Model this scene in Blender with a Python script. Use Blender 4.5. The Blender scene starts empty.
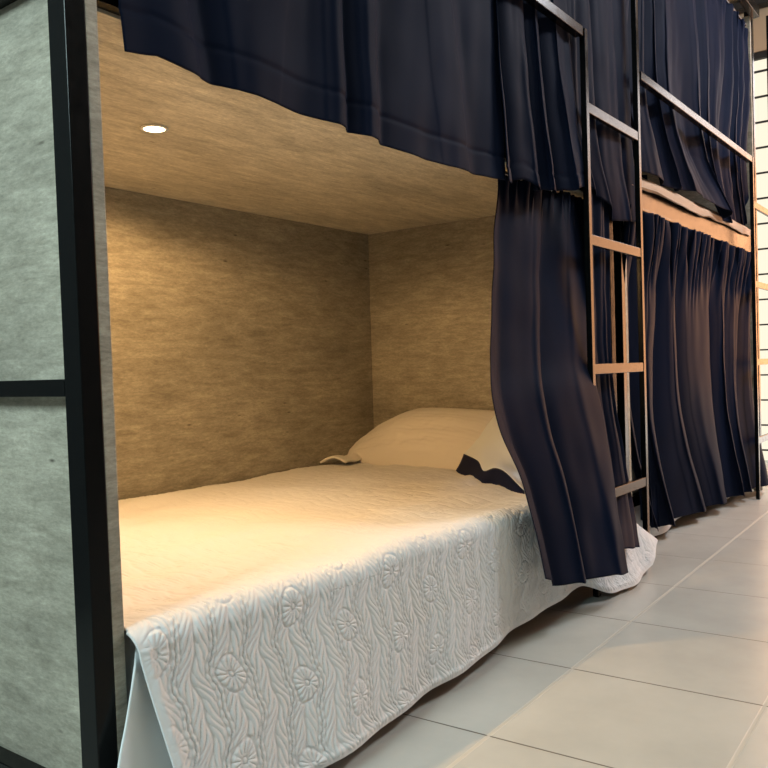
import bpy, math, random
import numpy as np
from mathutils import Vector, Matrix

# Design units: 1 u = the eye height of the photographer; z = 0 at eye level, floor at z = -1.
S = 0.75
scene = bpy.context.scene
C = scene.collection
R = math.radians

def W(p):
    return Vector((p[0] * S, p[1] * S, (p[2] + 1.0) * S))

# ------------------------------------------------------------------ materials
def new_mat(name):
    m = bpy.data.materials.new(name); m.use_nodes = True
    nt = m.node_tree
    for n in list(nt.nodes):
        if n.type != 'OUTPUT_MATERIAL': nt.nodes.remove(n)
    out = [n for n in nt.nodes if n.type == 'OUTPUT_MATERIAL'][0]
    b = nt.nodes.new('ShaderNodeBsdfPrincipled')
    nt.links.new(b.outputs[0], out.inputs[0])
    return m, nt, b

def setp(b, **kw):
    for k, v in kw.items():
        k = k.replace('_', ' ')
        if k in b.inputs:
            b.inputs[k].default_value = v

def node(nt, t, **kw):
    n = nt.nodes.new(t)
    for k, v in kw.items(): setattr(n, k, v)
    return n

def mapped(nt, scale, loc=(0, 0, 0), rot=(0, 0, 0)):
    tc = node(nt, 'ShaderNodeTexCoord'); mp = node(nt, 'ShaderNodeMapping')
    mp.inputs['Scale'].default_value = scale
    mp.inputs['Location'].default_value = loc
    mp.inputs['Rotation'].default_value = rot
    nt.links.new(tc.outputs['Object'], mp.inputs[0])
    return mp.outputs[0]

def noise(nt, vec, scale, detail=6, rough=.6, dist=0):
    n = node(nt, 'ShaderNodeTexNoise')
    n.inputs['Scale'].default_value = scale; n.inputs['Detail'].default_value = detail
    n.inputs['Roughness'].default_value = rough; n.inputs['Distortion'].default_value = dist
    nt.links.new(vec, n.inputs['Vector'])
    return n.outputs['Fac']

def ramp(nt, fac, stops):
    r = node(nt, 'ShaderNodeValToRGB')
    el = r.color_ramp.elements
    while len(el) < len(stops): el.new(.5)
    for e, (p, c) in zip(el, stops):
        e.position = p; e.color = (c, c, c, 1) if isinstance(c, (int, float)) else (*c, 1)
    nt.links.new(fac, r.inputs[0])
    return r.outputs[0]

def mixc(nt, fac, a, b, mode='MIX'):
    m = node(nt, 'ShaderNodeMix', data_type='RGBA', blend_type=mode)
    for sock, v in ((m.inputs[0], fac), (m.inputs[6], a), (m.inputs[7], b)):
        if hasattr(v, 'is_linked'): nt.links.new(v, sock)
        elif isinstance(v, (int, float)): sock.default_value = v
        else: sock.default_value = (*v, 1)
    return m.outputs[2]

def bump(nt, b, h, strength=.3, dist=.002):
    n = node(nt, 'ShaderNodeBump')
    n.inputs['Strength'].default_value = strength; n.inputs['Distance'].default_value = dist
    nt.links.new(h, n.inputs['Height']); nt.links.new(n.outputs[0], b.inputs['Normal'])

def concrete_mat(name, grain, pitgrain, tone=1.0):
    """concrete-look laminate: grey board with streaks along the grain, clouds and dark pits"""
    m, nt, b = new_mat(name)
    streak = noise(nt, mapped(nt, grain), 10, 10, .80, .3)
    cloud = noise(nt, mapped(nt, tuple(1 + .35 * (g - 1) for g in grain), (3, 1, 2)), 2.2, 5, .6)
    fine = noise(nt, mapped(nt, tuple(1 + .4 * (g - 1) for g in grain)), 80, 4, .75)
    base = ramp(nt, streak, [(.28, (.20, .195, .175)), (.46, (.335, .33, .305)), (.58, (.43, .425, .40)), (.74, (.58, .57, .54))])
    base = mixc(nt, .85, base, ramp(nt, cloud, [(.3, .68), (.5, .96), (.7, 1.15)]), 'MULTIPLY')
    base = mixc(nt, .8, base, ramp(nt, fine, [(.3, .70), (.65, 1.15)]), 'MULTIPLY')
    v = node(nt, 'ShaderNodeTexVoronoi', feature='F1'); v.inputs['Scale'].default_value = 6.5
    v.inputs['Randomness'].default_value = 1.0
    nt.links.new(mapped(nt, pitgrain), v.inputs['Vector'])
    gate = noise(nt, mapped(nt, (1, 1, 1), (7, 3, 5)), 9, 2)
    pit = ramp(nt, v.outputs['Distance'], [(.03, 1.0), (.12, 0.0)])
    pit = mixc(nt, 1.0, pit, ramp(nt, gate, [(.49, 0.0), (.60, 1.0)]), 'MULTIPLY')
    base = mixc(nt, pit, base, (.07, .06, .05))
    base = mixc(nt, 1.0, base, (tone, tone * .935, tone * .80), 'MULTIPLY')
    nt.links.new(base, b.inputs['Base Color'])
    setp(b, Roughness=.55)
    bump(nt, b, streak, .15, .001)
    return m

M = {}
M['conc_x'] = concrete_mat('concrete_laminate_lengthwise', (1.0, 1.0, 5.0), (1.4, 1.4, 4.6), .87)     # vertical boards, level grain
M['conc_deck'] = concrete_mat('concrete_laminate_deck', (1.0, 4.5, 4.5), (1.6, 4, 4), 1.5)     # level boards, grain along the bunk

def plain(name, col, rough=.5, metal=0, **kw):
    m, nt, b = new_mat(name)
    setp(b, Base_Color=(*col, 1), Roughness=rough, Metallic=metal, **kw)
    return m, nt, b

m, nt, b = plain('black_steel', (.003, .0034, .0037), .22)
setp(b, Specular_IOR_Level=.15)
r = ramp(nt, noise(nt, mapped(nt, (1, 1, 1)), 40, 3), [(.3, .18), (.7, .27)]); nt.links.new(r, b.inputs['Roughness'])
bump(nt, b, noise(nt, mapped(nt, (1, 1, 1)), 300, 2), .05, .0005)
M['steel'] = m

def fabric(name, col, rough=.5, sheen=.3, tint=(.6, .6, .8)):
    m, nt, b = plain(name, col, rough)
    setp(b, Sheen_Weight=sheen, Sheen_Roughness=.4, Sheen_Tint=(*tint, 1), Specular_IOR_Level=.025)
    n = noise(nt, mapped(nt, (1, 1, .25)), 5, 4)
    cc = mixc(nt, 1.0, col, ramp(nt, n, [(.3, .8), (.7, 1.2)]), 'MULTIPLY')
    nt.links.new(cc, b.inputs['Base Color'])
    bump(nt, b, noise(nt, mapped(nt, (1, 1, 1)), 900, 2), .15, .0004)
    return m
M['navy'] = fabric('navy_satin_curtain', (.0048, .0080, .0205), .6, .019, (.55, .60, .95))
M['navyband'] = fabric('navy_cotton_border', (.010, .013, .035), .7, .15)

def cloth(name, col, bs=.25):
    m, nt, b = plain(name, col, .85)
    setp(b, Sheen_Weight=.15, Specular_IOR_Level=.2)
    bump(nt, b, noise(nt, mapped(nt, (1, 1, 1)), 60, 5), bs, .002)
    return m
M['coverlet'] = cloth('white_quilted_cotton', (.70, .70, .705), .10)
M['sheet'] = cloth('white_cotton_sheet', (.74, .78, .79), .1)
M['pillow'] = cloth('white_pillow_cotton', (.74, .71, .66), .3)
M['warm_sheet'] = cloth('warm_lit_sheet', (.42, .29, .20), .2)  # warm light on the far sheet put into its colour
M['mattress'] = cloth('mattress_ticking', (.55, .55, .53), .1)
m, nt, b = plain('downlight_trim_white', (.85, .82, .75), .4); M['trim'] = m

def emit(name, col, strength):
    m = bpy.data.materials.new(name); m.use_nodes = True; nt = m.node_tree
    for n in list(nt.nodes):
        if n.type != 'OUTPUT_MATERIAL': nt.nodes.remove(n)
    e = nt.nodes.new('ShaderNodeEmission'); e.inputs[0].default_value = (*col, 1); e.inputs[1].default_value = strength
    nt.links.new(e.outputs[0], [n for n in nt.nodes if n.type == 'OUTPUT_MATERIAL'][0].inputs[0])
    return m
M['lens'] = emit('downlight_lens_lit', (1, .80, .48), 22)
M['tube'] = emit('ceiling_lamp_lit', (.90, 1.0, .95), 6)
M['day'] = emit('daylight_sky', (1.0, .92, .72), 1.05)
# added glow for the steel to reflect: orange through the middle, pale above
M['glow'] = emit('added_glow_gradient', (1, .9, .84), 7)
nt = M['glow'].node_tree
tcx = node(nt, 'ShaderNodeTexCoord'); sx = node(nt, 'ShaderNodeSeparateXYZ'); nt.links.new(tcx.outputs['Object'], sx.inputs[0])
dv = node(nt, 'ShaderNodeMath', operation='DIVIDE'); dv.inputs[1].default_value = 3.0; nt.links.new(sx.outputs['Z'], dv.inputs[0])
col = ramp(nt, dv.outputs[0], [(.0, (.55, .50, .45)), (.10, (.60, .52, .44)), (.20, (1.0, .46, .20)), (.70, (1.0, .48, .23)), (.80, (.95, .78, .70)), (1, (.9, .85, .85))])
em = [n for n in nt.nodes if n.type == 'EMISSION'][0]; nt.links.new(col, em.inputs[0])

# floor tiles: square, thin grout with its sheen painted in, rows turned 1.7 degrees from the bunks
m, nt, b = plain('beige_floor_tile', (.40, .385, .33), .28)
TS = .583 * S; th = math.atan(.0302); X0 = (1.938 * S, 1.131 * S)
ct, st_ = math.cos(-th), math.sin(-th)
lx = -(ct * X0[0] - st_ * X0[1]) / TS; ly = -(st_ * X0[0] + ct * X0[1]) / TS
vec = mapped(nt, (1 / TS, 1 / TS, 1), (lx, ly, 0), (0, 0, -th))
sep = node(nt, 'ShaderNodeSeparateXYZ'); nt.links.new(vec, sep.inputs[0])
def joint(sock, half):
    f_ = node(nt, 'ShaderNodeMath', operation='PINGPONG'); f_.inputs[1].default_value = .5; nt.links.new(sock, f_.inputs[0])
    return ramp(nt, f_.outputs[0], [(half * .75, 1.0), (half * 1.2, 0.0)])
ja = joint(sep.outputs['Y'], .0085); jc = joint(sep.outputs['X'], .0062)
cl = noise(nt, mapped(nt, (1, 1, 1)), 3, 5)
wn_ = node(nt, 'ShaderNodeTexWhiteNoise'); fl_ = node(nt, 'ShaderNodeVectorMath', operation='FLOOR')
nt.links.new(vec, fl_.inputs[0]); nt.links.new(fl_.outputs[0], wn_.inputs['Vector'])
tile = mixc(nt, 1.0, (.49, .487, .45), ramp(nt, cl, [(.3, .90), (.7, 1.08)]), 'MULTIPLY')
tile = mixc(nt, .5, tile, ramp(nt, wn_.outputs['Value'], [(0, .92), (1, 1.06)]), 'MULTIPLY')
tile = mixc(nt, jc, tile, (.13, .12, .10))  # same grout, left dark on the cross joints
tile = mixc(nt, ja, tile, (.46, .44, .39))  # sheen on the lengthwise grout, painted as a paler colour
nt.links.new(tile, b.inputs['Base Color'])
jj = mixc(nt, 1.0, ja, jc, 'LIGHTEN')
nt.links.new(ramp(nt, jj, [(0, .27), (1, .8)]), b.inputs['Roughness'])
bump(nt, b, ramp(nt, jj, [(0, 1.0), (1, 0.0)]), .4, .001)
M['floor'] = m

def paint(name, col):
    m, nt, b = plain(name, col, .8)
    bump(nt, b, noise(nt, mapped(nt, (1, 1, 1)), 90, 4), .08, .002)
    return m
M['tanwall'] = paint('tan_wall_paint', (.55, .42, .28))
M['wall'] = paint('dark_wall_paint', (.15, .15, .145))  # unseen walls, darkened so the black posts reflect little
M['dark'] = paint('dark_window_frame', (.02, .02, .02))
M['wood'] = None
m, nt, b = plain('warm_laminate_edge', (.52, .36, .25), .45)
st = noise(nt, mapped(nt, (1.2, 12, 18)), 4, 6, .6, .4)
nt.links.new(ramp(nt, st, [(.3, (.44, .30, .20)), (.7, (.60, .43, .30))]), b.inputs['Base Color'])
M['edge'] = m

# ------------------------------------------------------------------ mesh helpers
class MB:
    def __init__(self): self.v = []; self.f = []
    def box(self, x0, y0, z0, x1, y1, z1):
        n = len(self.v)
        for z in (z0, z1):
            for (x, y) in ((x0, y0), (x1, y0), (x1, y1), (x0, y1)): self.v.append(W((x, y, z)))
        for q in ((0, 3, 2, 1), (4, 5, 6, 7), (0, 1, 5, 4), (1, 2, 6, 5), (2, 3, 7, 6), (3, 0, 4, 7)):
            self.f.append([n + i for i in q])
        return self
    def tube(self, a, b, r, seg=14):          # r in metres
        a = W(a); b = W(b); d = (b - a).normalized()
        u = d.orthogonal().normalized(); w = d.cross(u); n = len(self.v)
        for p in (a, b):
            for i in range(seg):
                t = 2 * math.pi * i / seg
                self.v.append(p + u * (r * math.cos(t)) + w * (r * math.sin(t)))
        for i in range(seg):
            j = (i + 1) % seg; self.f.append([n + i, n + j, n + seg + j, n + seg + i])
        self.f.append([n + i for i in range(seg)][::-1]); self.f.append([n + seg + i for i in range(seg)])
        return self
    def lathe(self, c, prof, seg=40):         # prof: (radius m, dz m) about a vertical axis at c
        c = W(c); n = len(self.v); k = len(prof)
        for i in range(seg):
            t = 2 * math.pi * i / seg
            for (r, z) in prof: self.v.append(c + Vector((r * math.cos(t), r * math.sin(t), z)))
        for i in range(seg):
            j = (i + 1) % seg
            for q in range(k - 1): self.f.append([n + i * k + q, n + j * k + q, n + j * k + q + 1, n + i * k + q + 1])
        return self

def link(name, verts, faces, mat, parent=None, origin=None, smooth=False, bevel=0, solid=0, sub=0):
    o0 = Vector(parent['org']) if parent is not None else (Vector(origin) if origin is not None else Vector((0, 0, 0)))
    me = bpy.data.meshes.new(name)
    me.from_pydata([tuple(Vector(v) - o0) for v in verts], [], faces)
    me.materials.append(mat); me.update()
    if smooth: me.polygons.foreach_set('use_smooth', [True] * len(me.polygons))
    o = bpy.data.objects.new(name, me); C.objects.link(o)
    if parent is not None:
        root = parent
        o.parent = root
        o['org'] = tuple(o0)
    else:
        o.location = o0
        o['org'] = tuple(o0)
    if bevel:
        bm_ = o.modifiers.new('bevel', 'BEVEL'); bm_.width = bevel; bm_.segments = 2; bm_.limit_method = 'ANGLE'
    if solid:
        sm = o.modifiers.new('thickness', 'SOLIDIFY'); sm.thickness = solid; sm.offset = 0
    if sub:
        sb = o.modifiers.new('smooth', 'SUBSURF'); sb.levels = sub; sb.render_levels = sub
    return o

def build(mb, name, mat, parent=None, origin=None, bevel=.0015, **kw):
    return link(name, mb.v, mb.f, mat, parent, origin, bevel=bevel, **kw)

def empty(name, base, label, cat, group=None):
    o = bpy.data.objects.new(name, None); C.objects.link(o)
    o.location = W(base); o['org'] = tuple(W(base)); o.empty_display_size = .1
    return tag(o, label, cat, group)

def tag(o, label, cat, group=None):
    o['label'] = label; o['category'] = cat
    if group: o['group'] = group
    return o

def struct(o):
    o['kind'] = 'structure'; return o

def catmull(pts, t):
    """pts: list of 3-tuples, t array in 0..1 -> smooth points"""
    P = np.array(pts, float); n = len(P)
    d = np.r_[0, np.cumsum(np.linalg.norm(np.diff(P, axis=0), axis=1))]; d /= d[-1]
    m = np.zeros_like(P)
    for i in range(n):
        a, b_ = max(i - 1, 0), min(i + 1, n - 1)
        m[i] = (P[b_] - P[a]) / max(d[b_] - d[a], 1e-9)
    t = np.clip(t, 0, 1); k = np.clip(np.searchsorted(d, t, side='right') - 1, 0, n - 2)
    h = d[k + 1] - d[k]; s = ((t - d[k]) / h)[..., None]; h = h[..., None]
    return ((2 * s**3 - 3 * s**2 + 1) * P[k] + (s**3 - 2 * s**2 + s) * h * m[k]
            + (-2 * s**3 + 3 * s**2) * P[k + 1] + (s**3 - s**2) * h * m[k + 1])

def grid_faces(nu, nv):
    i, j = np.meshgrid(np.arange(nu - 1), np.arange(nv - 1), indexing='ij')
    a = (i * nv + j).ravel()
    return np.stack([a, a + nv, a + nv + 1, a + 1], 1)

def grid_obj(name, P, mat, parent=None, origin=None, solid=0, flip=False):
    """P: (nu,nv,3) in u"""
    nu, nv = P.shape[:2]
    V = P.reshape(-1, 3).copy(); V[:, 2] += 1; V *= S
    F = grid_faces(nu, nv)
    if flip: F = F[:, ::-1]
    o0 = np.array(parent['org'] if parent is not None else (origin if origin is not None else (0, 0, 0)), float)
    me = bpy.data.meshes.new(name)
    me.from_pydata((V - o0).tolist(), [], F.tolist()); me.materials.append(mat)
    me.polygons.foreach_set('use_smooth', [True] * len(me.polygons)); me.update()
    o = bpy.data.objects.new(name, me); C.objects.link(o); o['org'] = tuple(o0)
    if parent is not None: o.parent = parent
    else: o.location = o0
    if solid:
        sm = o.modifiers.new('thickness', 'SOLIDIFY'); sm.thickness = solid; sm.offset = 0
    return o

def vnoise(x, y, seed):
    """smooth value noise from summed sines"""
    rs = np.random.RandomState(seed); out = 0
    for k in range(5):
        a, b_, p, q = rs.uniform(.4, 1.6, 2).tolist() + rs.uniform(0, 6.28, 2).tolist()
        out = out + np.sin(a * x + 1.3 * b_ * y + p) * np.cos(.9 * b_ * x - a * y + q)
    return out / 3

# ------------------------------------------------------------------ room
def room_box(name, mat, *a):
    return struct(build(MB().box(*a), name, M[mat], bevel=0))
XL, XR, YF, YB, ZT = -2.6, 8.6, -2.6, 2.99, 3.42
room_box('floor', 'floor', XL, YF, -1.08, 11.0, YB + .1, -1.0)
room_box('ceiling', 'tanceil' if 'tanceil' in M else 'tanwall', XL, YF, ZT, XR + .1, YB + .1, ZT + .1)
room_box('wall_back', 'wall', XL, YB, -1.0, XR + .1, YB + .1, ZT)
room_box('wall_front', 'wall', XL, YF - .1, -1.0, XR + .1, YF, ZT)
room_box('wall_left', 'wall', XL - .1, YF, -1.0, XL, YB, ZT)
# end wall with a tall window opening
WY0, WY1, WZ0, WZ1 = -1.9, 2.45, -1.0, 2.93
wl = MB().box(XR, YF, -1.0, XR + .1, WY0, ZT).box(XR, WY1, -1.0, XR + .1, YB, ZT).box(XR, WY0, WZ1, XR + .1, WY1, ZT)
struct(build(wl, 'wall_right', M['tanwall'], bevel=0))
wn = struct(build(MB().box(XR + .12, 1.73, WZ0, XR + .14, WY1 + .2, WZ1 + .2), 'window_1', M['day'], bevel=0))
gpan = struct(build(MB().box(XR + .12, WY0 - .2, WZ0, XR + .14, 1.73, WZ1 + .2), 'glow_panel', M['glow'], bevel=0))  # glowing panel added in the unseen part of the opening, for reflections
fr = MB()
for y in (WY0, -.45, .55, 1.70, WY1 - .06): fr.box(XR + .02, y, WZ0, XR + .08, y + .06, WZ1)
fr.box(XR + .02, WY0, WZ1 - .06, XR + .08, WY1, WZ1)
build(fr, 'window_frame', M['dark'], wn)
gb = MB()
z = -.9
while z < WZ1:
    gb.box(XR + .03, WY0, z, XR + .06, WY1, z + .014); z += .243
build(gb, 'window_grille', M['dark'], wn, bevel=0)
struct(build(MB().box(XR - .14, YF, ZT - .10, XR - .02, YB, ZT - .03), 'trim_1', M['dark']))

# ------------------------------------------------------------------ bunks
PER = 2.91
BUNK = 'row of bunk beds'
def bunk(dx, label, fx=0.0, fy=1.43, lean=0.0):
    b = empty('bunk_bed', (2.4 + dx, 2.2, -1), label, 'bunk bed', BUNK)
    x = lambda v: v + dx
    ep = build(MB().box(x(.984) + fx, fy, -.99, x(1.011) + fx, 2.93, 2.55), 'end_panel', M['conc_x'], b, bevel=.001)
    fp = build(MB().box(x(.939) + fx, fy, -1, x(.984) + fx, fy + .058, 2.6), 'post', M['steel'], b)
    build(MB().box(x(.939) + fx, 2.87, -1, x(.984) + fx, 2.93, 2.6), 'post', M['steel'], b)
    for z0, z1 in ((-.037, -.002), (.803, .845), (-.885, -.852), (2.55, 2.6)):
        build(MB().box(x(.939) + fx, fy + .058, z0, x(.984) + fx, 2.87, z1), 'cross_rail', M['steel'], b)
    build(MB().box(x(1.011) + fx, 2.89, -.75, x(3.755), 2.917, .765), 'back_panel', M['conc_x'], b, bevel=.001)
    build(MB().box(x(1.011) + fx, 2.89, .93, x(3.755), 2.917, 2.55), 'back_panel', M['conc_x'], b, bevel=.001)
    build(MB().box(x(3.755), 1.49, -.99, x(3.782), 2.93, 2.55), 'head_panel', M['conc_x'], b, bevel=.001)
    build(MB().box(x(3.79), 1.485, -1, x(3.838), 1.54, 2.6), 'post', M['steel'], b)
    dk = build(MB().box(x(1.011) + fx, 1.512, .765, x(3.755), 2.89, .93), 'bunk_deck', M['conc_deck'], b, bevel=.001)
    build(MB().box(x(1.011) + fx, 1.485, .785, x(3.704), 1.512, .90).box(x(1.011) + fx, 1.479, .772, x(3.704), 1.512, .785), 'fascia_rail', M['steel'], b)
    build(MB().box(x(1.011) + fx, 1.60, -.78, x(3.755), 2.89, -.72), 'mattress_platform', M['steel'], b)
    for px in (1.3, 3.3):
        build(MB().box(x(px), 1.66, -1, x(px + .06), 1.72, -.78), 'platform_leg', M['steel'], b)
    build(MB().box(x(1.011) + fx, 1.43, 2.53, x(3.79), 1.484, 2.6), 'top_rail', M['steel'], b)
    gr = MB().box(x(1.12), 1.40, 1.372, x(3.335), 1.436, 1.412)
    build(gr, 'guard_rail', M['steel'], b)
    if lean:                                   # the end frame stands a hair out of plumb
        for o in b.children:
            if o.name.split('.')[0] in ('end_panel', 'cross_rail') or (o.name.split('.')[0] == 'post' and o.data.vertices[0].co.x < 0):
                for v in o.data.vertices: v.co.x += lean * (v.co.z - .7 * S)
    return b
b1 = bunk(0, 'grey concrete-look bunk bed nearest the camera, its lower berth open and lit', lean=-.0105)
b2 = bunk(PER, 'bunk bed farther along the row with its lower curtain drawn shut', .085, 1.485)

# recessed ceiling lights inside the berths (only the near one is in view)
dl = build(MB().lathe((1.655, 2.095, .765), [(.0245, 0), (.031, -.001), (.032, -.0035), (.0255, -.005), (.0235, -.003)]), 'downlight_trim', M['trim'], b1, bevel=0, smooth=True)
n = MB().lathe((1.655, 2.095, .765), [(.0001, -.0035), (.024, -.0035)])
ln = build(n, 'downlight_lens', M['lens'], b1, bevel=0)
ln.parent = dl

# ------------------------------------------------------------------ ladders
def ladder(dx, label, flaw=0):
    L = empty('ladder', (3.68 + dx, 1.42, -1), label, 'ladder', 'bunk ladders')
    build(MB().box(3.352 + dx, 1.40, -1, 3.382 + dx, 1.425, 1.412), 'stile', M['steel'], L)
    build(MB().box(3.975 + dx, 1.40, -1, 4.005 + dx, 1.425, 2.6), 'stile', M['steel'], L)
    for z in (1.085, .525, -.027, -.583):
        build(MB().box(3.382 + dx, 1.402, z - .022, 3.975 + dx, 1.423, z + .022), 'rung', M['steel'], L)
    return L
ladder(0, 'black steel ladder with four rungs, between the open berth and the shut one')
ladder(PER, 'farther black steel ladder standing before the bright window at the right edge')

# ------------------------------------------------------------------ curtain rods
def rod(x0, x1, y, z, label):
    o = build(MB().tube((x0, y, z), (x1, y, z), .008), 'curtain_rod', M['steel'], origin=W((.5 * (x0 + x1), y, z)), bevel=0, smooth=False)
    return tag(o, label, 'curtain rod', 'curtain rods')
rod(1.16, 3.75, 1.545, .743, 'thin black rod under the near deck carrying the parted lower curtain')
rod(1.11 + PER, 3.75 + PER, 1.523, .742, 'thin black rod under the far deck carrying the ruffled lower curtain')
rod(1.012 + PER, 3.704 + PER, 1.51, 2.47, 'thin black rod at the head of the tall curtain on the far bunk')

# ------------------------------------------------------------------ curtains
def curtain(name, label, left, right, folds, amp, hem=None, seed=1, nu=260, nv=150, gather=None, shear=.5,
            seam=None, hem_pow=2.0, drift=0.0, warp=.8, phase=0., group=None, sharp=1.0, mid=None, own=None):
    """cloth between two edge curves; folds run top to bottom. amp = (top, mid, bottom) in u."""
    u = np.linspace(0, 1, nu)[:, None] * np.ones((1, nv)); v = np.ones((nu, 1)) * np.linspace(0, 1, nv)[None, :]
    L = catmull(left, np.linspace(0, 1, nv)); Rr = catmull(right, np.linspace(0, 1, nv))
    P = L[None] * (1 - u[..., None]) + Rr[None] * u[..., None]
    if mid:
        for (uc, wd, pts) in mid:
            D = np.stack([np.interp(np.linspace(0, 1, nv), np.linspace(0, 1, len(pts)), [p[q] for p in pts]) for q in range(3)], -1)
            P += np.exp(-((u - uc) / wd)**2)[..., None] * D[None]
    if hem is not None:
        hx = np.array([h[0] for h in hem]); hz = np.array([h[1] for h in hem])
        dz = np.interp(u, hx, hz); P[..., 2] += dz * v**hem_pow
    rs = np.random.RandomState(seed)
    w = u + drift * (1 - v) * u * (1 - u) + warp * .06 * np.sin(2 * np.pi * (1.3 * u + .25 * v + rs.rand())) \
        + warp * .035 * np.sin(2 * np.pi * (2.9 * u - .3 * v + rs.rand()))
    ph = 2 * np.pi * (folds * w) + phase
    a = np.interp(v, [0, .45, 1], amp)
    lo = .65 + .5 * (.5 + .5 * np.sin(2 * np.pi * (.5 * folds * u * .7 + rs.rand())))
    f = np.sin(ph)
    f = np.sign(f) * np.abs(f)**sharp
    f2 = np.sin(2 * ph + 1.1 + 1.5 * v) * .28 + np.sin(3.1 * ph + 2.0 * v) * .10
    P[..., 1] -= a * lo * (f + f2 * (1 - .4 * v))
    P[..., 0] += a * lo * shear * np.sin(2 * ph + .6)
    # gathered heading: tight ruffles under the rod
    if gather:
        n, h, ga = gather
        g = np.exp(-(v / h)**2)
        P[..., 1] -= ga * g * np.sin(2 * np.pi * n * (u + .01 * np.sin(40 * u + 9 * v)))
        P[..., 0] += ga * .5 * g * np.sin(4 * np.pi * n * u + 1)
    # small wrinkles
    P[..., 1] += .0035 * vnoise(34 * u * folds / 5, 16 * v, seed + 3)
    if seam is not None:                       # stitched hem line
        P[..., 1] += .0035 * np.exp(-((v - seam) / .004)**2)
    lo_ = P.reshape(-1, 3)
    c = (lo_.min(0) + lo_.max(0)) / 2; c[2] = lo_[:, 2].min()
    o = grid_obj(name, P, M['navy'], origin=W(c), solid=.0022)
    tag(o, label, 'curtain', group)
    return o
CG = 'navy bunk curtains'
# near bunk, upper berth: wide closed curtain hanging over the deck edge
curtain('curtain', 'wide flat navy curtain hanging across the top of the open berth, over the ceiling edge',
        [(1.045, 1.475, 2.44), (1.042, 1.463, 1.6), (1.035, 1.452, 1.0), (1.062, 1.445, .672)],
        [(2.72, 1.475, 2.44), (2.70, 1.463, 1.6), (2.70, 1.45, 1.0), (2.685, 1.445, .668)],
        5.2, (.008, .014, .014), hem=[(0, -.008), (.05, .006), (.1, -.003), (.4, -.004), (.7, -.016), (.85, -.012), (1, 0)],
        seed=5, gather=(30, .06, .008), seam=.952, shear=.35, group=CG, nu=360, nv=320, warp=1.2, phase=1.2, sharp=.7)
curtain('curtain', 'navy curtain bunched in slanted folds just left of the near ladder, above the parted one',
        [(2.66, 1.478, 2.44), (2.68, 1.465, 1.6), (2.67, 1.45, 1.1), (2.69, 1.44, .665)],
        [(3.30, 1.478, 2.44), (3.31, 1.465, 1.6), (3.32, 1.45, 1.15), (3.377, 1.430, 0.764)],
        3.3, (.008, .016, .03), hem=[(0, -.01), (.2, .01), (.35, -.022), (.6, -.035), (.85, -.025), (1, -.012)],
        seed=11, gather=(14, .06, .008), shear=.7, group=CG, drift=.9, phase=2.4, seam=.965)
curtain('curtain', 'dark navy curtain seen between the rails of the near ladder, hem above its second rung',
        [(3.27, 1.462, 2.44), (3.29, 1.456, 1.4), (3.30, 1.452, 1.0), (3.460, 1.448, 0.719)],
        [(3.98, 1.462, 2.44), (4.0, 1.456, 1.4), (4.02, 1.452, 1.0), (4.103, 1.448, 0.695)],
        3.2, (.006, .009, .011), hem=[(0, .06), (.42, .0), (.46, -.05), (1, 0)],
        seed=23, gather=(12, .06, .008), group=CG, drift=.7, phase=.3)
# near bunk, lower berth: curtain pushed to the head end and pulled out over the coverlet
curtain('curtain', 'navy curtain pushed aside to the right of the open berth, draping over the white coverlet',
        [(2.83, 1.545, .752), (2.744, 1.520, 0.506), (2.654, 1.490, 0.239), (2.557, 1.450, 0.021), (2.487, 1.410, -0.099), (2.489, 1.380, -0.225), (2.551, 1.345, -0.388), (2.577, 1.320, -0.517), (2.611, 1.290, -0.739)],
        [(3.69, 1.545, .752), (3.634, 1.520, 0.609), (3.543, 1.490, 0.282), (3.454, 1.450, 0.013), (3.394, 1.410, -0.116), (3.385, 1.375, -0.287), (3.360, 1.335, -0.495), (3.353, 1.310, -0.661), (3.335, 1.270, -0.871)],
        2.1, (.012, .020, .024), hem=[(0, 0), (.09, -.012), (.13, -.035), (.5, -.022), (1, 0)],
        seed=31, gather=(13, .07, .010), shear=.5, group=CG, drift=.5, phase=2.9, nu=300, nv=200, warp=.9)
curtain('curtain', 'narrow navy curtain tail hanging behind the rungs of the near ladder onto the coverlet corner',
        [(3.491, 1.468, 0.828), (3.480, 1.468, 0.453), (3.518, 1.465, -0.076), (3.605, 1.450, -0.487), (3.516, 1.400, -0.651), (3.276, 1.300, -0.771)],
        [(3.760, 1.468, 0.873), (3.747, 1.468, 0.477), (3.753, 1.465, -0.083), (3.865, 1.450, -0.517), (3.810, 1.400, -0.696), (3.614, 1.305, -0.823)],
        1.8, (.009, .010, .010), seed=41, group=CG, nu=90, phase=1.0, warp=.3)
curtain('curtain', 'dark navy curtain edge behind the near ladder, right beside its tall right rail',
        [(4.243, 1.560, 0.970), (4.257, 1.560, 0.531), (4.233, 1.550, -0.095), (4.260, 1.550, -0.567), (4.287, 1.550, -0.834)],
        [(4.488, 1.545, 1.009), (4.473, 1.545, 0.548), (4.433, 1.530, -0.101), (4.463, 1.530, -0.589), (4.490, 1.530, -0.904)],
        2.2, (.012, .016, .018), seed=47, group=CG, nu=90, phase=.2, warp=.3)
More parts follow.
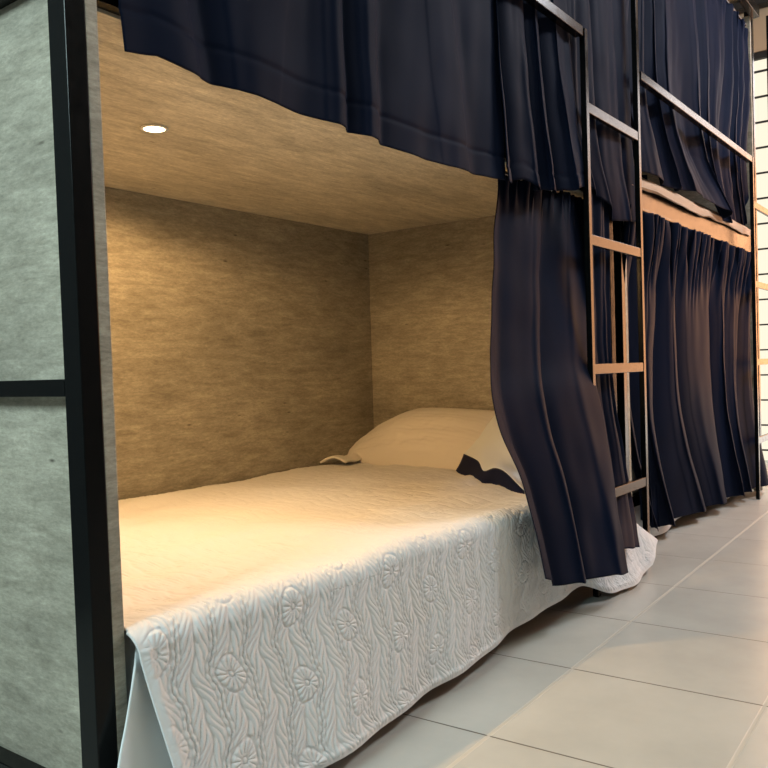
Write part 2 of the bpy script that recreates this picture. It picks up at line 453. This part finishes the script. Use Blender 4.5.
# far bunk
curtain('curtain', 'tall navy curtain of the far upper berth, falling in folds behind its guard rail',
        [(3.96, 1.50, 2.46), (3.97, 1.495, 1.9), (3.98, 1.49, 1.4), (4.184, 1.470, 0.991)],
        [(6.62, 1.50, 2.44), (6.58, 1.495, 1.9), (6.52, 1.50, 1.4), (6.930, 1.530, 0.932)],
        9.5, (.018, .026, .034), hem=[(0, -.01), (.2, -.015), (.3, .02), (.45, .0), (.54, -.03), (.58, -.06), (.75, .02), (1, 0)],
        seed=53, gather=(34, .05, .012), shear=.7, group=CG, nu=520, nv=140, sharp=.8,
        mid=[(.48, .13, [(0, 0, 0)] * 7 + [(0, -.01, 0), (0, -.05, 0), (0, -.10, 0)]), (.93, .2, [(0, 0, 0), (0, .0, 0), (0, .02, 0), (0, .05, 0)])])
curtain('curtain', 'long ruffled navy curtain shutting the far lower berth, nearly reaching the floor',
        [(3.97, 1.478, .764), (3.985, 1.505, .3), (4.05, 1.52, -.3), (4.504, 1.557, -0.925)],
        [(6.60, 1.478, .764), (6.58, 1.505, .3), (6.56, 1.50, -.3), (6.62, 1.42, -.925)],
        6.2, (.018, .035, .052), hem=[(0, 0), (.3, 0), (.6, .0), (1, 0)],
        seed=61, gather=(31, .14, .026), shear=.75, group=CG, nu=520, nv=180, sharp=.85, phase=2.2, warp=.7)

# ------------------------------------------------------------------ lower berth bedding, near bunk
mt = build(MB().box(1.04, 1.455, -.72, 3.74, 2.875, -.535), 'mattress', M['mattress'], origin=W((2.4, 2.15, -.72)), bevel=.03)
tag(mt, 'mattress of the open lower berth, hidden under the white coverlet', 'mattress', 'mattresses')

def quilt(x, y):
    """raised quilting, x and y in metres: wavy vines, feather sprays and daisies"""
    x = x * 1.22; y = y * 1.22
    per = .092
    wob = .013 * np.sin(2 * np.pi * y / .23) + .005 * np.sin(2 * np.pi * y / .087 + 1 + 3 * x)
    xs = (x + wob) / per
    col = np.floor(xs); fr_ = xs - col - .5                     # -.5 .. .5 inside a column
    d = np.abs(fr_) * per
    edge = .5 * per - d
    vine = np.exp(-((edge - .005) / .0036)**2) * (.75 + .25 * np.sin(2 * np.pi * y / .019 + 9 * col))
    groove = -np.exp(-(edge / .0026)**2) * .4
    # feather leaves: long teardrops running up and out from a centre stem
    t = y - 1.9 * d + .013 * np.sin(3 * col)
    leaf = np.abs(np.sin(np.pi * t / .027))**.6
    feather = leaf * np.clip((d - .002) / .006, 0, 1) * np.clip((edge - .009) / .007, 0, 1) * .85
    # daisies in every other column
    py = .172
    sh = np.where(np.mod(col, 4) < 1.5, 0., .5)
    row = np.floor(y / py + sh); cy = (row + .5 - sh) * py
    ry = y - cy; rx = fr_ * per
    rr_ = np.sqrt((rx * 1.1)**2 + ry**2 * .85); an = np.arctan2(ry, rx)
    pet = np.abs(np.cos(7 * an))**.6 * np.clip((rr_ - .005) / .005, 0, 1) * np.clip((.036 - rr_) / .005, 0, 1)
    core = np.clip((.007 - rr_) / .003, 0, 1) * .8
    daisy = np.maximum(pet, core)
    use = np.mod(col, 2) == 0
    ins = use & (rr_ < .040)
    h = np.where(ins, daisy, feather)
    return np.maximum(h, vine) + groove

def coverlet():
    nu, nv = 900, 400
    u = np.linspace(0, 1, nu)[:, None] * np.ones((1, nv))
    rad = .05
    top_len = 1.42; arc = rad * math.pi / 2; drop = .40
    tot = top_len + arc + drop
    # finer rows on the drop
    lin = np.linspace(0, 1, nv)
    s1 = np.where(lin < .38, lin / .38 * top_len, top_len + (lin - .38) / .62 * (arc + drop))
    s = np.ones((nu, 1)) * s1[None, :]
    f = np.clip((s - top_len - arc * .3) / (drop + arc * .7), 0, 1)       # 0 on top .. 1 at the hem
    xl = 1.018 + .0 * f; xl = np.where(f > 0, 1.012 + .085 * f, xl)
    xr = 3.745 + .0 * f
    xr = xr + .29 * np.clip((f - .30) / .56, 0, 1)**1.1 - .17 * np.clip((f - .88) / .12, 0, 1)
    X = xl + (3.745 - xl) * u + (xr - 3.745) * np.clip((u - .8) / .2, 0, 1)**1.5
    # hem position along the length
    hx = [1.0, 1.5, 2.3, 2.8, 3.08, 3.22, 3.34, 3.55, 3.78, 4.0]
    hy = [1.325, 1.325, 1.375, 1.415, 1.415, 1.40, 1.345, 1.325, 1.335, 1.35]
    hz = [-.965, -.955, -.945, -.93, -.925, -.915, -.975, -.985, -.975, -.93]
    HY = np.interp(X, hx, hy); HZ = np.interp(X, hx, hz)
    def sm(a):
        k = np.hanning(41); k /= k.sum()
        return np.apply_along_axis(lambda q: np.convolve(np.pad(q, 20, mode='edge'), k, 'valid'), 0, a)
    HY = sm(HY); HZ = sm(HZ)
    zt = -.503
    Y = np.zeros_like(X); Z = np.zeros_like(X)
    yfront = 1.395 + .085 * np.clip((X - 3.16) / .26, 0, 1)**1.5
    top = s <= top_len
    yb = 2.872
    Y[:] = yb + (yfront + rad - yb) * np.clip(s / top_len, 0, 1)
    Z[:] = zt - .012 * np.clip(s / top_len, 0, 1)**2
    Z += .010 * vnoise(5 * X, 7 * Y, 4) * np.clip(1.3 - f * 3, 0, 1) + .004 * vnoise(17 * X, 21 * Y, 9) * (1 - f)
    z_edge = zt - .012
    a = np.clip((s - top_len) / arc, 0, 1) * math.pi / 2
    Y = np.where(s > top_len, yfront + rad - rad * np.sin(a), Y)
    dzz = np.where(s > top_len, -rad * (1 - np.cos(a)), 0)
    Z = Z + dzz
    g = np.clip((s - top_len - arc) / drop, 0, 1)
    z0 = z_edge - rad
    ripple = .008 * np.sin(2 * np.pi * X / .62 + .6) + .005 * np.sin(2 * np.pi * X / .29 + 2)
    Yd = yfront + (HY - yfront) * g**np.where(X > 3.3, 1.45, 1.15) + ripple * g**1.3
    Zd = z0 + (HZ - z0) * g
    Y = np.where(g > 0, Yd, Y); Z = np.where(g > 0, Zd, Z)
    P = np.stack([X, Y, Z], -1)
    # quilting, pushed out along the surface normal
    du = np.gradient(P, axis=0); dv = np.gradient(P, axis=1)
    N = np.cross(du, dv); N /= np.linalg.norm(N, axis=-1, keepdims=True) + 1e-12
    if N[nu // 2, 40, 2] < 0: N = -N
    mx = X * S; my = s * S
    edge_fade = np.clip((1 - f) / .05, 0, 1) * np.clip(u / .02, 0, 1) * np.clip((1 - u) / .02, 0, 1)
    hgt = quilt(mx, my) * edge_fade
    amp = (.0026 + .0018 * np.clip((s - top_len + .05) / .12, 0, 1)) / S
    P += N * (hgt * amp)[..., None]
    # bound border along hem and foot edge
    for dd in ((1 - f) * (drop + arc), u * (xr - xl)):
        P += N * (.003 / S * np.exp(-((dd - .018) / .010)**2) * (f > .1))[..., None]
    o = grid_obj('coverlet', P, M['coverlet'], origin=W((2.4, 2.1, -.98)), solid=.004)
    tag(o, 'white quilted coverlet with raised leaf and daisy stitching on the open lower berth', 'bedspread', 'coverlets')
coverlet()

# plain sheet corner hanging below the coverlet at the foot end
def sheet_corner():
    nu, nv = 24, 40
    Lp = catmull([(1.045, 1.44, -.56), (1.017, 1.408, -0.590), (0.990, 1.400, -0.679), (0.960, 1.390, -0.760), (.915, 1.37, -.975)], np.linspace(0, 1, nv))
    Rp = catmull([(1.10, 1.435, -.545), (1.14, 1.42, -.70), (1.18, 1.41, -.80), (1.22, 1.40, -.975)], np.linspace(0, 1, nv))
    u = np.linspace(0, 1, nu)[:, None, None]
    P = Lp[None] * (1 - u) + Rp[None] * u
    P[..., 1] += .012 * np.sin(np.linspace(0, 5, nu))[:, None] * np.linspace(0, 1, nv)[None]
    o = grid_obj('bed_sheet', P, M['sheet'], origin=W((1.05, 1.41, -.975)), solid=.003)
    tag(o, 'smooth white bed sheet corner hanging beside the black post, below the quilted coverlet', 'bed sheet', 'bed sheets')
sheet_corner()

# pillow leaning on the head panel
def pillow():
    pr = empty('pillow', (3.55, 2.4, -.5), 'white pillow with a navy-edged open case leaning on the head panel', 'pillow')
    nu, nv = 72, 56
    cen = np.array([3.60, 2.49, -.378])
    tilt = R(48)
    A = np.array([.04, 1, 0.0]); A /= np.linalg.norm(A)
    B = np.array([math.cos(tilt), 0, math.sin(tilt)])
    Nn = np.cross(A, B); Nn = -Nn if Nn[2] < 0 else Nn
    rows = []
    a = np.linspace(-1, 1, nu)[:, None] * np.ones((1, nv)); b_ = np.ones((nu, 1)) * np.linspace(-1, 1, nv)[None]
    th_ = (np.clip(1 - np.abs(a)**2.6, 0, 1)**.55) * (np.clip(1 - np.abs(b_)**2.2, 0, 1)**.6)
    wr = .010 * vnoise(7 * a, 6 * b_, 2) + .005 * vnoise(17 * a, 19 * b_, 8)
    ha = .455 * (1 - .05 * (1 - np.cos(b_ * 1.5))); hb = .20 * (1 - .10 * np.clip(a, 0, 1)**2 * 1.6)
    V = []; F = []
    for sgn in (1, -1):
        T = (.115 if sgn > 0 else .075) * th_ + wr * th_ * sgn
        droop = -.19 * np.clip((a - .0) / 1.0, 0, 1)**1.5
        P = cen + (ha * a)[..., None] * A + (hb * b_)[..., None] * B + (sgn * T)[..., None] * Nn
        P[..., 2] += droop * (.5 + .5 * b_)
        n0 = len(V); V += [W(p) for p in P.reshape(-1, 3)]
        g = grid_faces(nu, nv) + n0
        F += (g if sgn < 0 else g[:, ::-1]).tolist()
    o = link('pillow_body', V, F, M['pillow'], pr, smooth=True)
    o.modifiers.new('weld', 'WELD').merge_threshold = .0005
    # loose open end of the case, sinking onto the coverlet towards the curtain
    nv2 = 40
    top = catmull([(3.660, 2.043, -0.242), (3.620, 2.000, -0.268), (3.500, 1.893, -0.354), (3.400, 1.760, -0.442)], np.linspace(0, 1, nv2))
    mid_ = catmull([(3.560, 2.092, -0.345), (3.500, 2.013, -0.362), (3.380, 1.857, -0.426), (3.240, 1.679, -0.482)], np.linspace(0, 1, nv2))
    low = catmull([(3.470, 2.120, -0.426), (3.340, 1.966, -0.440), (3.220, 1.866, -0.468), (3.150, 1.771, -0.442), (3.080, 1.684, -0.446), (2.980, 1.546, -0.504)], np.linspace(0, 1, nv2))
    bot = catmull([(3.420, 2.138, -0.504), (3.290, 2.004, -0.524), (3.170, 1.875, -0.533), (3.100, 1.750, -0.533), (3.030, 1.646, -0.538), (2.930, 1.521, -0.543)], np.linspace(0, 1, nv2))
    def ruled(rows_, n, name, mat):
        k = np.linspace(0, 1, n); out = np.zeros((nv2, n, 3))
        for i in range(nv2): out[i] = catmull([r_[i] for r_ in rows_], k)
        return grid_obj(name, out, mat, parent=pr, solid=.003)
    fl = ruled([top, mid_, low], 20, 'case_flap', M['sheet'])  # bluish cloth paints in the cool daylight shade on the flap
    bd = ruled([low, .5 * (low + bot) + np.array([-.015, -.012, 0]), bot], 10, 'case_border', M['navyband'])
    bd['label'] = 'navy border of the pillowcase'
pillow()

# folded blanket tip by the back wall, left of the pillow
def blanket_tip():
    nu, nv = 30, 16
    u = np.linspace(0, 1, nu)[:, None] * np.ones((1, nv)); v = np.ones((nu, 1)) * np.linspace(0, 1, nv)[None]
    P = np.stack([3.25 + .22 * u + .05 * v, 2.86 - .13 * v * (1 - .3 * u), -.478 + .028 * np.sin(np.pi * v) * (1 - .4 * u) + .004 * np.sin(9 * u)], -1)
    o = grid_obj('folded_sheet', P, M['pillow'], origin=W((3.26, 2.76, -.485)), solid=.008)
    tag(o, 'small cream fold of bedding in the back corner behind the pillow', 'bed sheet', 'bed sheets')
blanket_tip()

# ------------------------------------------------------------------ bedding of the far bunk
mt2 = build(MB().box(1.04 + PER, 1.60, -.72, 3.74 + PER, 2.875, -.535), 'mattress', M['mattress'], origin=W((2.4 + PER, 2.15, -.72)), bevel=.03)
tag(mt2, 'mattress of the far lower berth behind the shut curtain', 'mattress', 'mattresses')
def far_coverlet():
    nu, nv = 120, 40
    X = np.linspace(4.14, 6.6, nu)[:, None] * np.ones((1, nv)); v = np.ones((nu, 1)) * np.linspace(0, 1, nv)[None]
    prof = catmull([(0, 2.85, -.51), (0, 1.70, -.51), (0, 1.67, -.53), (0, 1.65, -.60), (0, 1.585, -.965)], np.linspace(0, 1, nv))
    Y = np.ones((nu, 1)) * prof[None, :, 1] + .02 * np.sin(X * 9) * v**3; Z = np.ones((nu, 1)) * prof[None, :, 2] + .012 * np.sin(X * 5) * v**6
    o = grid_obj('coverlet', np.stack([X, Y, Z], -1), M['coverlet'], origin=W((5.3, 2.1, -.965)), solid=.004)
    tag(o, 'white coverlet hem showing under the shut curtain of the far lower berth', 'bedspread', 'coverlets')
far_coverlet()
mt3 = build(MB().box(1.04 + PER, 1.66, .932, 3.74 + PER, 2.875, 1.03), 'mattress', M['mattress'], origin=W((2.4 + PER, 2.15, .932)), bevel=.02)
tag(mt3, 'mattress on the far upper berth under the rumpled sheet', 'mattress', 'mattresses')
def far_sheet():
    nu, nv = 160, 40
    X = np.linspace(4.0, 6.5, nu)[:, None] * np.ones((1, nv)); v = np.ones((nu, 1)) * np.linspace(0, 1, nv)[None]
    k = np.clip((X - 4.0) / 2.5, 0, 1)
    hang = .02 + .05 * (1 - k)
    Y = 1.80 - .325 * np.clip(v / .75, 0, 1) - .03 * (1 - k) * np.clip((v - .7) / .3, 0, 1) + .004 * vnoise(7 * X, 5 * v, 12)
    Z = 1.05 - .03 * np.clip(v / .6, 0, 1) - (.145 - .02 * k) * np.clip((v - .4) / .45, 0, 1)**1.4 + .008 * np.sin(X * 5.1 + 4 * v) * v * (1 - .5 * k) + .007 * vnoise(9 * X, 6 * v, 3)
    o = grid_obj('bed_sheet', np.stack([X, Y, Z], -1), M['warm_sheet'], origin=W((5.2, 1.6, .9)), solid=.006)
    tag(o, 'rumpled sheet edge, warm light painted into its colour, spilling over the deck of the far upper berth', 'bed sheet', 'bed sheets')
far_sheet()

# ------------------------------------------------------------------ lights
def area(name, loc, target, size, sy, energy, col):
    L = bpy.data.lights.new(name, 'AREA'); L.shape = 'RECTANGLE'; L.size = size; L.size_y = sy
    L.energy = energy; L.color = col
    o = bpy.data.objects.new(name, L); C.objects.link(o); o.location = W(loc)
    o.rotation_euler = (W(target) - W(loc)).to_track_quat('-Z', 'Y').to_euler()
    return o
sp = bpy.data.lights.new('berth_downlight', 'SPOT'); sp.energy = 52; sp.color = (1, .585, .235); sp.spot_size = R(176); sp.spot_blend = .25; sp.shadow_soft_size = .03
so = bpy.data.objects.new('berth_downlight', sp); C.objects.link(so); so.location = W((1.655, 2.095, .745))
area('side_fill_near', (-2.3, 1.45, 2.0), (.9, 1.8, .3), 1.4, .8, 92, (.80, 1.06, 1.08))  # unseen cool light added below ceiling height to brighten the end panel
area('ceiling_lamp_middle', (2.6, -1.2, 3.3), (2.6, .6, -1), 1.6, .5, 19, (.88, 1.0, .93))
area('ceiling_lamp_far', (6.0, -.9, 3.3), (5.4, 1.4, .6), 1.4, .5, 105, (.90, .93, 1.0))
w = bpy.data.worlds.new('world'); scene.world = w; w.use_nodes = True
w.node_tree.nodes['Background'].inputs[0].default_value = (.8, .9, 1, 1); w.node_tree.nodes['Background'].inputs[1].default_value = .05

# ------------------------------------------------------------------ camera
cam = bpy.data.cameras.new('camera'); co = bpy.data.objects.new('camera', cam); C.objects.link(co)
cam.sensor_width = 36; cam.lens = 36 * 831.0 / 768.0; cam.clip_start = .02
Rw = ((0.598308, -0.031794, 0.800635), (-0.800746, 0.012254, 0.598878), (-0.028852, -0.999419, -0.018128))
m3 = Matrix([[Rw[i][0], -Rw[i][1], -Rw[i][2]] for i in range(3)])
co.matrix_world = Matrix.Translation(W((0, 0, 0))) @ m3.to_4x4()
scene.camera = co
vs = scene.view_settings
vs.view_transform = 'Standard'; vs.look = 'None'; vs.gamma = 1; vs.use_curve_mapping = False
vs.exposure = 0.0
for o in list(scene.objects):
    if 'org' in o: del o['org']
